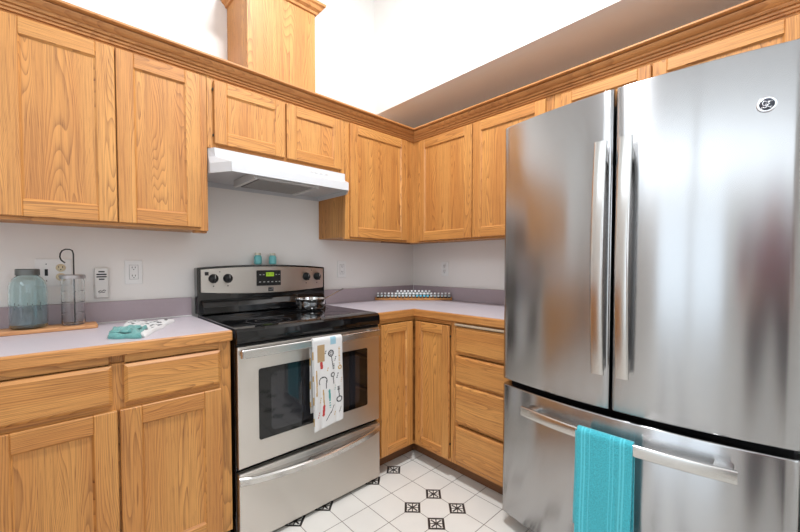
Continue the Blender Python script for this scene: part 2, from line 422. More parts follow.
door_panel(t, .042, .421, .010, .234, -.305, fr=.05); door_panel(t, .427, .862, .010, .234, -.305, fr=.05)

# crown moulding along the tops of the wall cabinets
prof = [(.0, 2.052), (.007, 2.052), (.009, 2.058), (.0055, 2.0595), (.0055, 2.061), (.013, 2.0625), (.015, 2.069), (.0105, 2.0705), (.0105, 2.0725), (.020, 2.074), (.024, 2.080), (.019, 2.082), (.020, 2.085), (.027, 2.088), (.036, 2.094), (.042, 2.101), (.044, 2.106), (.036, 2.1075), (.037, 2.110), (.055, 2.111), (.061, 2.114), (.061, 2.121), (.0, 2.121)]
g = MB()
for ends, gr in ((('a', 'c'), 'x'), (('c', 'b'), 'y')):
    bm = bmesh.new(); rings = []
    for end in ends:
        r = []
        for o_, z in prof:
            d = -.3055 - o_
            p = {'a': (-2.70, d, z), 'c': (d, d, z), 'b': (d, -2.222, z)}[end]
            r.append(bm.verts.new(p))
        rings.append(r)
    for A, B in zip(rings, rings[1:]):
        for k in range(len(prof)):
            bm.faces.new([A[k], A[(k+1) % len(prof)], B[(k+1) % len(prof)], B[k]])
    bm.faces.new(rings[0] if gr == 'x' else rings[1])
    bmesh.ops.recalc_face_normals(bm, faces=bm.faces[:]); bm.normal_update()
    g.add(bm, gr)
o = g.build('crown_moulding', OAKC, loc=(-.4, -.4, 2.05)); setp(o, 'stepped oak crown moulding running along the tops of all the wall cabinets', 'moulding')

# duct chase box on top of the cabinets
t = thing('duct_cover', 'tall oak box standing on top of the wall cabinets over the hood', 'cabinet box', (-1.272, 0, 2.10))
g = MB(); g.box(-.19, .19, -.288, -.270, 0, .56, 'z', bev=.001).box(-.19, -.172, -.270, -.002, 0, .56, 'z').box(.172, .19, -.270, -.002, 0, .56, 'z'); g.box(-.172, .172, -.270, -.002, .54, .56, 'x'); g.build('box_panels', OAK, t)
g = MB(); pr = [(0, .490), (.008, .492), (.012, .502), (.026, .512), (.034, .526), (.044, .534), (.046, .545), (0, .560)]
bm = bmesh.new(); rings = []
for cx, cy, sx, sy in ((-.1905, -.002, -1, 0), (-.1905, -.2885, -1, -1), (.1905, -.2885, 1, -1), (.1905, -.002, 1, 0)):
    rings.append([bm.verts.new((cx + sx*o_, cy + sy*o_, z)) for o_, z in pr])
for A, B in zip(rings, rings[1:]):
    for k in range(len(pr)-1): bm.faces.new([A[k], A[k+1], B[k+1], B[k]])
    bm.faces.new([A[0], B[0], B[-1], A[-1]])
bmesh.ops.recalc_face_normals(bm, faces=bm.faces[:]); bm.normal_update(); g.add(bm, 'x'); g.build('crown', OAKC, t)

# base cabinets
BF = -.60  # face frame front
t = thing('base_cabinet', 'oak base cabinet with drawers over doors under the counter with the jars', 'cabinet', (-2.70, 0, 0))
W = 1.034
MB().box(0, W-.004, -.581, -.003, .09, .879, 'z').build('carcass', OAK, t)
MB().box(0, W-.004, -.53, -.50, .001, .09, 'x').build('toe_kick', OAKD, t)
frame_parts(t, [(0, .04, .09, .879, 'z'), (W-.047, W, .09, .879, 'z'), (.35, .39, .09, .849, 'z'), (.645, .688, .09, .849, 'z')] +
            [(a, b, c, d, 'x') for a, b in ((.04, .35), (.39, .645), (.688, W-.047)) for c, d in ((.09, .125), (.68, .72), (.849, .879))], BF)
for a, b in ((.02, .345), (.352, .663), (.670, .993)): door_panel(t, a, b, .112, .692, BF, fr=.062)
for a, b in ((.03, .335), (.362, .652), (.684, .992)): slab_front(t, a, b, .712, .845, BF)
t = thing('base_cabinet', 'corner oak base cabinet with two narrow doors meeting at the inside corner', 'cabinet', (0, 0, 0))
MB().prism([(-.890, -.003), (-.890, -.581), (-.581, -.581), (-.581, -.905), (-.003, -.905), (-.003, -.003)], .09, .879, 'z', 'z').build('carcass', OAK, t)
MB().prism([(-.890, -.50), (-.890, -.53), (-.53, -.53), (-.53, -.905), (-.50, -.905), (-.50, -.50)], .001, .09, 'z', 'x').build('toe_kick', OAKD, t)
g = MB(); g.box(-.8945, -.865, -.6, -.581, .09, .879, 'z').box(-.865, -.60, -.6, -.581, .853, .879, 'x').box(-.865, -.60, -.6, -.581, .09, .105, 'x')
g.box(-.6, -.581, -.905, -.888, .09, .879, 'z').box(-.6, -.581, -.888, -.6, .853, .879, 'y').box(-.6, -.581, -.888, -.6, .09, .105, 'y'); g.build('face_frame', OAK, t)
door_panel(t, -.874, -.628, .104, .848, BF, fr=.050)
d = door_panel(t, .628, .884, .108, .848, BF, fr=.050, hinges=[(.8865, .19), (.8865, .79)]); d.rotation_euler = (0, 0, -PI/2)
t = thing('base_cabinet', 'oak four-drawer base cabinet between the corner and the refrigerator', 'cabinet', (0, -.9055, 0), -PI/2)
W = .370
MB().box(0, W, -.581, -.003, .09, .879, 'z').build('carcass', OAK, t)
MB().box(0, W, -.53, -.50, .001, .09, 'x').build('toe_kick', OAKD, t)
frame_parts(t, [(0, .035, .09, .879, 'z'), (W-.035, W, .09, .879, 'z')] + [(.035, W-.035, a, b, 'x') for a, b in ((.09, .13), (.318, .332), (.54, .556), (.70, .716), (.855, .879))], BF)
for a, b in ((.116, .311), (.330, .540), (.553, .694), (.714, .851)): slab_front(t, .022, W-.012, a, b, BF)
MB().box(.020, W-.012, BF-.022, BF, .856, .868, bev=.003).build('pull_out_board', simple('pale_board', rgb(172, 152, 128), .5), t)

# peninsula added out of view to block low light and brown the reflections
t = thing('added_peninsula', 'added unseen oak peninsula block that shades the low cabinets', 'cabinet', (-3.05, -.65, 0)); A = (-3.05, -.65, 0)
MB().box(-3.34, -2.745, -1.25, -.004, .09, .879, 'z').build('carcass', OAK, t, at=A)
MB().box(-3.28, -2.80, -1.20, -.004, .001, .09, 'y').build('toe_kick', OAKD, t, at=A)
MB().box(-3.37, -2.715, -1.28, -.004, .880, .918, 'y', bev=.003).build('added_peninsula_top', COUNTER, t, at=A)
# countertops
CZ, CT = .879, .918
t = thing('countertop', 'mauve-grey laminate countertop with oak edge under the two glass jars', 'countertop', (-2.70, 0, 0))
MB().box(0, 1.037, -.6005, -.003, CZ+.001, CT, bev=.0008).build('counter_slab', COUNTER, t)
g = MB(); g.box(0, 1.037, -.622, -.6005, CZ-.001, CT, 'x', bev=.003); g.build('oak_edge', OAKE, t)
MB().box(0, 1.037, -.020, -.003, CT, 1.015, bev=.0015).build('backsplash', SPLASH, t)
MB().box(0, 1.037, -.024, -.0195, CT, CT+.004, bev=.001).build('caulk_line', PLATE, t)
t = thing('countertop', 'mauve-grey L-shaped laminate countertop with oak edge in the corner', 'countertop', (-.4, -.4, 0))
A = (-.4, -.4, 0)
MB().prism([(-.893, -.003), (-.893, -.598), (-.598, -.598), (-.598, -1.275), (-.003, -1.275), (-.003, -.003)], CZ+.001, CT, 'z').build('counter_slab', COUNTER, t, at=A)
g = MB(); g.box(-.893, -.622, -.622, -.6005, CZ-.001, CT, 'x', bev=.003); g.box(-.622, -.598, -1.275, -.622, CZ-.001, CT, 'y', bev=.003)
g.box(-.622, -.598, -.622, -.6005, CZ-.001, CT, 'x'); g.build('oak_edge', OAKE, t, at=A)
g = MB(); g.box(-.893, -.003, -.020, -.003, CT, 1.015, bev=.0015).box(-.020, -.003, -1.275, -.020, CT, 1.015, bev=.0015); g.build('backsplash', SPLASH, t, at=A)
MB().box(-.0225, -.0195, -.0225, -.0195, CT, 1.016).build('corner_caulk', PLATE, t, at=A)

# ------------------------------------------------------------------ range hood
t = thing('range_hood', 'white enamel under-cabinet range hood above the stove', 'range hood', (-1.276, 0, 1.60))
hx = .3785
def hood_ring(z, x_back, x_front, y_sh, y_front): # plan outline with clipped front corners
    return [(-x_back, -.003), (-x_back, -y_sh), (-x_front, -y_front), (x_front, -y_front), (x_back, -y_sh), (x_back, -.003)]
bm = bmesh.new(); layers = []
for z, sh, fr, xf in ((.122, .300, .335, .360), (.082, .305, .338, .358), (.048, .330, .432, .318), (.004, .330, .435, .316)):
    layers.append([bm.verts.new((x, y, z)) for x, y in hood_ring(z, hx, xf, sh, fr)])
n = 6
for A_, B_ in zip(layers, layers[1:]):
    for k in range(n-1): bm.faces.new([A_[k], A_[k+1], B_[k+1], B_[k]])
bm.faces.new(layers[0])
low = [bm.verts.new((x*.985, y*.985-.0, z)) for x, y, z in [(v.co.x, v.co.y, .004) for v in layers[-1]]]
up_ = [bm.verts.new((v.co.x, v.co.y, .030)) for v in low]
for A_, B_ in ((layers[-1], low), (low, up_)):
    for k in range(n-1): bm.faces.new([A_[k], A_[k+1], B_[k+1], B_[k]])
    bm.faces.new([A_[0], A_[-1], B_[-1], B_[0]])
bm.faces.new(up_); bm.faces.new([layers[0][0], layers[0][-1], layers[1][-1], layers[1][0]]); bm.faces.new([layers[1][0], layers[1][-1], layers[2][-1], layers[2][0]]); bm.faces.new([layers[2][0], layers[2][-1], layers[3][-1], layers[3][0]])
bmesh.ops.recalc_face_normals(bm, faces=bm.faces[:]); bm.normal_update()
g = MB(); g.add(bm); g.build('hood_shell', HOODM, t)
g = MB(); g.box(-.19, .13, -.40, -.13, .0, .029, bev=.002); g.box(.13, .145, -.40, -.13, -.006, .029); g.box(-.205, -.19, -.40, -.13, -.006, .029); g.build('filter_frame', HOODIN, t)
MB().box(-.175, .115, -.385, -.145, -.004, .0).build('filter', FILTER, t)
for k, x in enumerate((.13, .155, .19, .225)): MB().box(x, x+.014, -.342, -.334, .098, .104, bev=.001).build('rocker_switch', PLATE, t)
MB().box(.115, .26, -.3385, -.3365, .092, .110, bev=.0005).build('switch_plate', simple('switch_plate_grey', rgb(215, 215, 214), .4), t)

# ------------------------------------------------------------------ stove
SX0, SX1 = -1.6545, -.9005
t = thing('electric_range', 'freestanding stainless and black electric range with glass cooktop', 'stove', (-1.2775, -.33, 0)); A = (-1.2775, -.33, 0)
MB().box(SX0+.003, SX1-.003, -.600, -.02, .03, .900, bev=.003).build('body', BLACK, t, at=A)
for x in (SX0+.04, SX1-.04):
    for y in (-.58, -.08): MB().lathe([(0, 0), (.018, 0), (.018, .03), (0, .03)], 12, M=Matrix.Translation((x, y, 0))).build('foot', BLACKM, t, at=A)
# cooktop with thick rounded black front
g = MB(); g.prism([(-.630, .858), (-.643, .866), (-.647, .885), (-.643, .912), (-.630, .922), (-.60, .9255), (-.09, .9255), (-.09, .900), (-.615, .900), (-.615, .858)], SX0, SX1-.008, 'x', bev=.0015); g.build('cooktop', GLASSTOP, t, at=A)
for cx, cy, r in ((-1.46, -.50, .100), (-1.09, -.50, .075), (-1.47, -.235, .075), (-1.09, -.245, .095)):
    g = MB()
    for rr in ((r, r*.6) if r > .09 else (r,)):
        g.lathe([(rr-.0035, .9257), (rr-.0035, .9261), (rr, .9261), (rr, .9257), (rr-.0035, .9257)], 48, M=Matrix.Translation((cx, cy, 0)))
    g.build('burner', RING, t, at=A)
MB().box(SX0+.004, SX1-.004, -.628, -.60, .849, .8575, bev=.002).build('vent_trim', BLACKM, t, at=A)
# backguard
def arcz(x, base, rise): s = (x+1.2775)/.377; return base + rise*(1-s*s)
N = 16; xs = [SX0+.003 + (SX1-SX0-.006)*k/N for k in range(N+1)]
g = MB(); pts = [(SX0+.003, .926), (SX1-.003, .926)] + [(x, arcz(x, 1.168, .017)) for x in reversed(xs)]
g.prism(pts, -.078, -.022, 'y', bev=.004, seg=2); g.build('backguard', BLACK, t, at=A)
g = MB(); xs2 = [SX0+.018 + (SX1-SX0-.036)*k/N for k in range(N+1)]
pts = [(x, arcz(x, 1.042, -.020)) for x in xs2] + [(x, arcz(x, 1.158, .016)) for x in reversed(xs2)]
g.prism(pts, -.088, -.078, 'y', bev=.002); g.build('control_panel', STEELW, t, at=A)
g = MB(); g.prism([(-.078, .93), (-.125, .93), (-.118, .965), (-.098, .995), (-.078, 1.0)], SX0+.02, SX1-.02, 'x', bev=.002); g.build('rear_vent_ledge', GLASSTOP, t, at=A)
for x in (-1.577, -1.505, -1.040, -.965):
    M = Matrix.Translation((x, -.088, 1.111)) @ Matrix.Rotation(PI/2, 4, 'X')
    g = MB(); g.lathe([(0, 0), (.024, 0), (.024, .006), (.019, .012), (.017, .024), (.014, .026), (0, .026)], 24, M=M)
    g.box(x-.0045, x+.0045, -.122, -.104, 1.089, 1.133, bev=.002)
    kn = g.build('knob', BLACKM, t, at=A, label='round black control knob')
    MB().box(x-.0012, x+.0012, -.1232, -.1218, 1.112, 1.131, mat=0).build('pointer', LEGEND, kn, at=A)
    MB().box(x-.003, x+.003, -.0889, -.0879, 1.068, 1.074).build('burner_legend', INK, t, at=A)
g = MB(); g.box(-1.350, -1.207, -.092, -.088, 1.064, 1.152, bev=.003, seg=2); dp = g.build('clock_display', BLACKM, t, at=A)
MB().box(-1.297, -1.250, -.0928, -.0919, 1.117, 1.140).build('lcd', LCD, dp, at=A)
g = MB()
for k, x in enumerate((-1.292, -1.281, -1.268, -1.257)):
    g.box(x, x+.0015, -.0933, -.0927, 1.122, 1.136)
    if k % 2: g.box(x-.006, x, -.0933, -.0927, 1.1285, 1.1300).box(x-.006, x, -.0933, -.0927, 1.1345, 1.136)
g.build('lcd_digits', INK, dp, at=A)
for x in (-1.335, -1.315, -1.240, -1.222): MB().box(x, x+.009, -.0926, -.0919, 1.125, 1.129).build('button_legend', LEGEND, dp, at=A)
for x in (-1.337, -1.313, -1.289, -1.265, -1.241, -1.221): MB().box(x, x+.010, -.0926, -.0919, 1.083, 1.088).build('button_legend', LEGEND, dp, at=A)
g = MB(); g.box(-1.283, -1.252, -.0892, -.0879, 1.031, 1.053); lg = g.build('badge', INK, t, at=A)
g = MB(); g.box(-1.280, -1.255, -.0898, -.0891, 1.0405, 1.0425).box(-1.262, -1.256, -.0898, -.0891, 1.046, 1.050); g.build('badge_lettering', LEGEND, lg, at=A)
MB().box(-1.618, -1.600, -.0892, -.0879, 1.128, 1.146).build('badge', INK, t, at=A)
for x, z in ((-1.545, 1.146), (-1.003, 1.150)): MB().lathe([(0, 0), (.003, 0), (.003, .001), (0, .001)], 10, M=Matrix.Translation((x, -.088, z)) @ Matrix.Rotation(PI/2, 4, 'X')).build('indicator_light', INK, t, at=A)
# oven door
dr = MB().prism([(SX0+.004, .344), (SX1-.004, .344), (SX1-.004, .848), (SX0+.004, .848)], -.635, -.603, 'y', bev=.004, seg=2).build('oven_door', STEELW, t, at=A)
g = MB(); cxw, czw = -1.2765, .594
g.prism([(cxw+a, czw+b) for a, b in rrect(.577, .304, .009, 4)], -.6375, -.634, 'y'); g.build('oven_window', GLASSTOP, dr, at=A)
g = MB(); o1 = rrect(.577-.105, .304-.05, .022, 4)
g.prism([(cxw+a+.0, czw+b) for a, b in o1], -.6380, -.6372, 'y'); g.build('inner_window', simple('smoked_window', rgb(34, 34, 38), .06, coat=.6), dr, at=A)
g = MB(); hz = .8265
g.box(SX0+.004, SX1-.037, -.687, -.667, hz-.0185, hz+.0185, bev=.006, seg=3)
g.box(SX0+.010, SX0+.045, -.669, -.633, hz-.012, hz+.012, bev=.003).box(SX1-.078, SX1-.043, -.669, -.633, hz-.012, hz+.012, bev=.003)
g.build('oven_handle', HANDLE, dr, at=A)
# storage drawer with bowed pull lip
dw = MB().box(SX0+.004, SX1-.004, -.639, -.603, .022, .322, bev=.004, seg=2).build('storage_drawer', STEELW, t, at=A)
bm = bmesh.new(); rings = []
NN = 28
for k in range(NN+1):
    s = -1 + 2*k/NN; x = (SX0+SX1)/2 + s*(SX1-SX0-.012)/2; bow = .042*(1-s*s)**.8
    zt = .308 - .016*(1-s*s); zb = zt - .034
    rings.append([bm.verts.new(p) for p in ((x, -.638, zt+.003), (x, -.639-bow*.92, zt), (x, -.643-bow, zt-.006), (x, -.643-bow*.96, zb+.006), (x, -.638-bow*.82, zb), (x, -.637, zb+.008))])
for A_, B_ in zip(rings, rings[1:]):
    for k in range(6): f = bm.faces.new([A_[k], A_[(k+1) % 6], B_[(k+1) % 6], B_[k]]); f.smooth = True
bm.faces.new(rings[0]); bm.faces.new(rings[-1]); bmesh.ops.recalc_face_normals(bm, faces=bm.faces[:])
g = MB(); g.add(bm); g.build('drawer_pull', HANDLE, dw, at=A, sharp=35)

# ------------------------------------------------------------------ refrigerator
YL, YR, FX, FB = -1.277, -2.1885, -.7116, .0584; YM = (YL+YR)/2
def fxs(y): s = (y-YM)/((YL-YR)/2); return FX - FB*(1-s*s)
t = thing('refrigerator', 'stainless french-door refrigerator with bottom freezer drawer', 'refrigerator', (-.35, YM, 0)); A = (-.35, YM, 0)
MB().box(-.635, -.03, YR+.004, YL-.004, .03, 1.765, bev=.004).build('body', FSIDE, t, at=A)
MB().box(-.655, -.634, YR+.012, YL-.012, .05, 1.775).build('gasket', GASKET, t, at=A)
MB().box(-.63, -.60, YR+.02, YL-.02, .002, .05).build('base_grille', BLACKM, t, at=A)
def curved(name, y0, y1, z0, z1, mat=STEEL, xb=-.655, n=20):
    bm = bmesh.new(); pts = []; r = .007
    ys = [y0, y0 + r*.3*(1 if y1 > y0 else -1)] + [y0 + (y1-y0)*(k+.5)/n for k in range(n)] + [y1 - r*.3*(1 if y1 > y0 else -1), y1]
    for i, y in enumerate(ys):
        x = fxs(y)
        if i in (0, len(ys)-1): x += r
        elif i in (1, len(ys)-2): x += r*.35
        pts.append((x, y))
    outl = pts + [(xb, y1), (xb, y0)]
    def inset(ring, z, d=0):
        return [bm.verts.new((x + (d if k < len(pts) else 0), y, z)) for k, (x, y) in enumerate(outl)]
    R = [inset(outl, z0, .006), inset(outl, z0+.002, .0015), inset(outl, z0+.006), inset(outl, z1-.006), inset(outl, z1-.002, .0015), inset(outl, z1, .006)]
    m_ = len(outl)
    for A_, B_ in zip(R, R[1:]):
        for k in range(m_):
            f = bm.faces.new([A_[k], A_[(k+1) % m_], B_[(k+1) % m_], B_[k]]); f.smooth = k < len(pts)-1
    bm.faces.new(R[0]); bm.faces.new(R[-1]); bmesh.ops.recalc_face_normals(bm, faces=bm.faces[:]); bm.normal_update()
    g = MB(); g.add(bm)
    return g.build(name, mat, t, at=A)
d1 = curved('door', YL, YM+.0035, .672, 1.789); d2 = curved('door', YM-.0055, YR, .672, 1.789); d3 = curved('freezer_drawer', YL, YR, .062, .648, n=40)
def vhandle(y, par):
    zs = [.803 + (.802)*k/24 for k in range(25)]; x0 = fxs(y)
    path = []
    for z in zs:
        s = (z-1.204)/.401; path.append((x0 - .036 - .026*(1-s*s), y, z))
    g = MB(); g.sweep(path, rrect(.041, .014, .006), up=Vector((-1, 0, 0)))
    for z in (.828, 1.562): g.box(x0-.040, x0+.002, y-.011, y+.011, z-.022, z+.022, bev=.004, seg=2)
    return g.build('handle', HANDLE, par, at=A, sharp=40)
vhandle(-1.703, d1); vhandle(-1.779, d2)
path = []
for k in range(33):
    y = -1.420 + (-2.068+1.420)*k/32; s = (y+1.744)/.324
    path.append((-.805 - .040*(1-s*s) , y, .589))
g = MB(); g.sweep(path, rrect(.014, .040, .006), up=Vector((0, 0, 1)))
for y in (-1.452, -2.036): g.box(-.812, fxs(y)+.002, y-.022, y+.022, .577, .601, bev=.004, seg=2)
g.build('handle', HANDLE, d3, at=A, sharp=40)
# hinge caps on top and the dispenser badge
for y in (YL-.03, YR+.03): MB().box(-.70, -.60, y-.02, y+.02, 1.777, 1.797, bev=.004).build('hinge_cap', BLACKM, t, at=A)
by, bz = -2.103, 1.628; bx = fxs(by); sl = math.atan(2*FB*((by-YM)/.45)/.45)
Mb = Matrix.Translation((bx-.0005, by, bz)) @ Matrix.Rotation(-sl, 4, 'Z') @ Matrix.Rotation(-PI/2, 4, 'Y')  # local z -> -x
SILV = simple('badge_silver', rgb(225, 226, 230), .25, .9); BDARK = simple('badge_dark', rgb(52, 55, 66), .35)
g = MB(); g.lathe([(0, 0), (.0215, 0), (.0215, .0012), (.0200, .0020), (.0165, .0016), (0, .0016)], 40, M=Mb); bd = g.build('badge', SILV, d2, at=A)
g = MB(); g.lathe([(0, .0017), (.0162, .0017), (.0162, .0021), (0, .0021)], 40, M=Mb); g.build('badge_centre', BDARK, bd, at=A)
# monogram: two script letters with four curls, drawn as thin tubes on the disc
# disc-local axes: local x -> world z (up), local y -> world y (reading direction is -y)
def stroke(g, pts, r=.0012):
    P3 = [Mb @ Vector((v*1.2, -u*1.2, .0024)) for u, v in pts]
    g.sweep(P3, circ(r, 6), up=Vector((-1, 0, 0)))
def arc(cx, cy, r, a0, a1, n=12, ry=None): return [(cx + r*math.cos(math.radians(a0+(a1-a0)*k/n)), cy + (ry or r)*math.sin(math.radians(a0+(a1-a0)*k/n))) for k in range(n+1)]
g = MB()
stroke(g, arc(-.0042, .0022, .0036, 20, 330, ry=.0050)); stroke(g, arc(-.0036, -.0050, .0030, 90, -170))     # g
stroke(g, [(-.0010, .0015), (-.0022, -.0010), (-.0030, -.0050)])
stroke(g, arc(.0046, .0034, .0028, 40, 275)); stroke(g, arc(.0044, -.0036, .0036, 85, 330))             # e
for q in range(4): stroke(g, arc(.0108*math.cos(PI/2*q+.78), .0108*math.sin(PI/2*q+.78), .0022, 90*q-120, 90*q+110), .0008)
g.build('badge_monogram', SILV, bd, at=A)

# ------------------------------------------------------------------ wall plates
GAP_SHADE = simple('plate_gap_shade', rgb(150, 148, 146), .6)  # grey that paints the edge shade around a receptacle
def plate(name, label, cat, wall, c, z0, z1, kind, w_=.070):
    """wall 'A': plate on the stove wall at x=c; wall 'B': on the other wall at y=c"""
    t = thing(name, label, cat, (c, 0, (z0+z1)/2) if wall == 'A' else (0, c, (z0+z1)/2), 0 if wall == 'A' else -PI/2)
    h = z1-z0
    MB().box(-w_/2, w_/2, -.006, 0, -h/2, h/2, bev=.0025, seg=2).build('cover_plate', PLATE, t)
    def sockets(x, mat, decora):
        if decora:
            MB().box(x-.0180, x+.0180, -.0064, -.005, -.0345, .0345).build('recess_shade_line', GAP_SHADE, t)  # painted shade outline, set just proud of the plate
            MB().box(x-.0165, x+.0165, -.0075, -.005, -.033, .033, bev=.0008).build('receptacle', mat, t)
        for zz in (.0195, -.0195):
            if not decora:
                g = MB(); g.lathe([(0, 0), (.0165, 0), (.0165, .003), (0, .003)], 24, M=Matrix.Translation((x, -.0055, zz)) @ Matrix.Rotation(PI/2, 4, 'X')); r_ = g.build('receptacle', mat, t)
            g = MB(); yy = -.0080 if decora else -.0090
            g.box(x-.0075, x-.0050, yy, yy+.001, zz-.001, zz+.007).box(x+.0045, x+.0070, yy, yy+.001, zz-.001, zz+.007).box(x-.002, x+.002, yy, yy+.001, zz-.009, zz-.005)
            g.build('slots', SLOT, t)
    if kind == 'decora': sockets(0, PLATE, True)
    elif kind == 'duplex': sockets(0, PLATE, False)
    elif kind == 'combo':
        MB().box(-.028, -.018, -.0075, -.005, -.014, .014).build('switch_slot', SLOT, t)
        MB().box(-.026, -.020, -.013, -.006, -.002, .006, bev=.001).build('toggle', SLOT, t)
        [MB().box(-.0245, -.0215, -.0070, -.005, z_-.0025, z_+.0025, bev=.0005).build('screw', SLOT, t) for z_ in (.035, -.035)]
        sockets(.022, ALMOND, False)
    return t
plate('switch_plate', 'wide white plate with dark toggle and almond sockets behind the glass jars', 'switch plate', 'A', -2.184, 1.093, 1.209, 'combo', .113)
plate('wall_outlet', 'white rectangular outlet between the remote holder and the stove', 'outlet', 'A', -1.906, 1.091, 1.206, 'decora')
plate('wall_outlet', 'white outlet just beyond the stove, on the stove wall near the corner', 'outlet', 'A', -.7165, 1.095, 1.210, 'decora')
plate('wall_outlet', 'white outlet on the wall beside the refrigerator', 'outlet', 'B', -.344, 1.098, 1.208, 'duplex', .066)
# fan remote in its holder
t = thing('fan_remote', 'small white remote control with dark buttons hanging on the wall', 'remote control', (-2.027, 0, 1.10))
MB().prism([(-.0215, -.066), (.0215, -.066), (.0245, -.01), (.0245, .069), (-.0245, .069), (-.0245, -.01)], -.020, -.004, 'y', bev=.003, seg=2).build('remote_body', WHITEP, t)
MB().prism([(-.0265, -.068), (.0265, -.068), (.0275, -.005), (-.0275, -.005)], -.012, -.001, 'y', bev=.002).build('holder', WHITEP, t)
for z_, w_ in ((.052, .011), (.040, .018), (.029, .018), (.018, .010)): MB().box(-w_, w_, -.0215, -.0195, z_-.0028, z_+.0028, bev=.0008).build('button', SLOT, t)
for s_ in (-1, 1): MB().box(s_*.011-.005, s_*.011+.005, -.0215, -.0195, .037, .043, bev=.001).build('button', SLOT, t)
g = MB()
g.sweep([(-.013, -.0203, -.040), (-.006, -.0203, -.033), (.000, -.0203, -.037), (.008, -.0203, -.031), (.014, -.0203, -.034)], circ(.0016, 6), up=Vector((0, -1, 0)))
g.sweep([(-.010, -.0203, -.044), (-.002, -.0203, -.041), (.006, -.0203, -.043), (.012, -.0203, -.039)], circ(.0013, 6), up=Vector((0, -1, 0))); g.build('emblem', INK, t)

# ------------------------------------------------------------------ things on the jar counter
Z = CT
bd_c = (-2.232, -.108, Z)
g = MB(); g.prism([(-.19, -.062), (.172, -.062), (.180, -.052), (.180, .052), (.172, .062), (-.19, .062)], .0005, .015, 'z', 'x', bev=.003, seg=2)
o = g.build('serving_board', BOARDM, loc=(0, 0, 0)); o.location = bd_c; setp(o, 'low wooden serving board under the two glass jars', 'board')
# large aqua jar
t = thing('glass_jar', 'large aqua-blue glass jar with a dull metal lid on the wooden board', 'jar', (-2.259, -.100, Z+.0158))
def jar_profile(R, H, rn, shoulder, th=.003):
    o = [(0, 0), (R*.86, 0), (R*.97, .005), (R, .016), (R, shoulder), (R*.985, shoulder+.02), (R*.90, shoulder+.042), (R*.74, shoulder+.058), (rn, shoulder+.066), (rn, H)]
    i = [(max(r-th, 0), z+(th if k < 4 else 0)) for k, (r, z) in enumerate(o)]
    i[0] = (0, th+.001); i[1] = (R*.84, th+.001)
    return o + list(reversed(i))
MB().lathe(jar_profile(.056, .222, .032, .140), 56).build('jar_body', AQUA, t, sharp=50)
g = MB(); prl = [(0, .2225), (.0362, .2225)]
g.lathe([(.0325, .208), (.035, .208), (.0355, .212), (.0352, .231), (.0330, .2335), (0, .2335)], 48); g.build('lid', ZINC, t, sharp=40)
g = MB()   # raised embossed lettering band on the front of the glass, unreadable squiggles
for k in range(7):
    a = math.radians(-90 + (k-3)*13); x_, y_ = .0563*math.cos(a), .0563*math.sin(a)
    g.sweep([(x_, y_, .078+.006*(k % 2)), (x_*1.004, y_*1.004, .092), (x_, y_, .104-.005*(k % 3))], circ(.0011, 6), up=Vector((1, 0, 0)))
g.build('embossing', AQUA, t)
# clear jar with hooked wire
tj = t = thing('glass_jar', 'clear straight glass jar with a silver lid on the wooden board', 'jar', (-2.127, -.105, Z+.0158))
MB().lathe([(0, 0), (.033, 0), (.037, .004), (.038, .012), (.038, .178), (.0365, .184), (.0365, .196), (.034, .196), (.034, .182), (.0355, .176), (.0355, .012), (.033, .0045), (0, .004)], 48).build('jar_body', CLEAR, t, sharp=50)
g = MB(); g.lathe([(.0345, .186), (.0405, .186), (.0415, .190), (.0410, .200), (.0385, .2025), (.0085, .2025), (.0085, .199), (.0345, .199)], 48); g.build('lid', SILVERLID, t, sharp=40)
for k, z_ in enumerate((.045, .09, .135)):
    g = MB(); g.lathe([(.0378, z_-.0015), (.0388, z_), (.0378, z_+.0015)], 40); g.build('glass_ridge', CLEAR, t)
tj.scale = (1, 1, 1.03)
t = thing('wire_hook', 'thin black hooked metal rod standing up through the silver jar lid', 'hook', (-2.123, -.105, Z+.0215))
pts = [(0, 0, 0), (0, 0, .10), (0, 0, .20), (0, 0, .290), (-.003, 0, .303), (-.011, 0, .308), (-.024, 0, .308), (-.034, 0, .302), (-.040, 0, .290), (-.0415, 0, .276), (-.038, 0, .264), (-.031, 0, .256), (-.026, 0, .252)]
MB().sweep(pts, circ(.0026, 8), up=Vector((0, 1, 0))).build('rod', BLKWIRE, t)

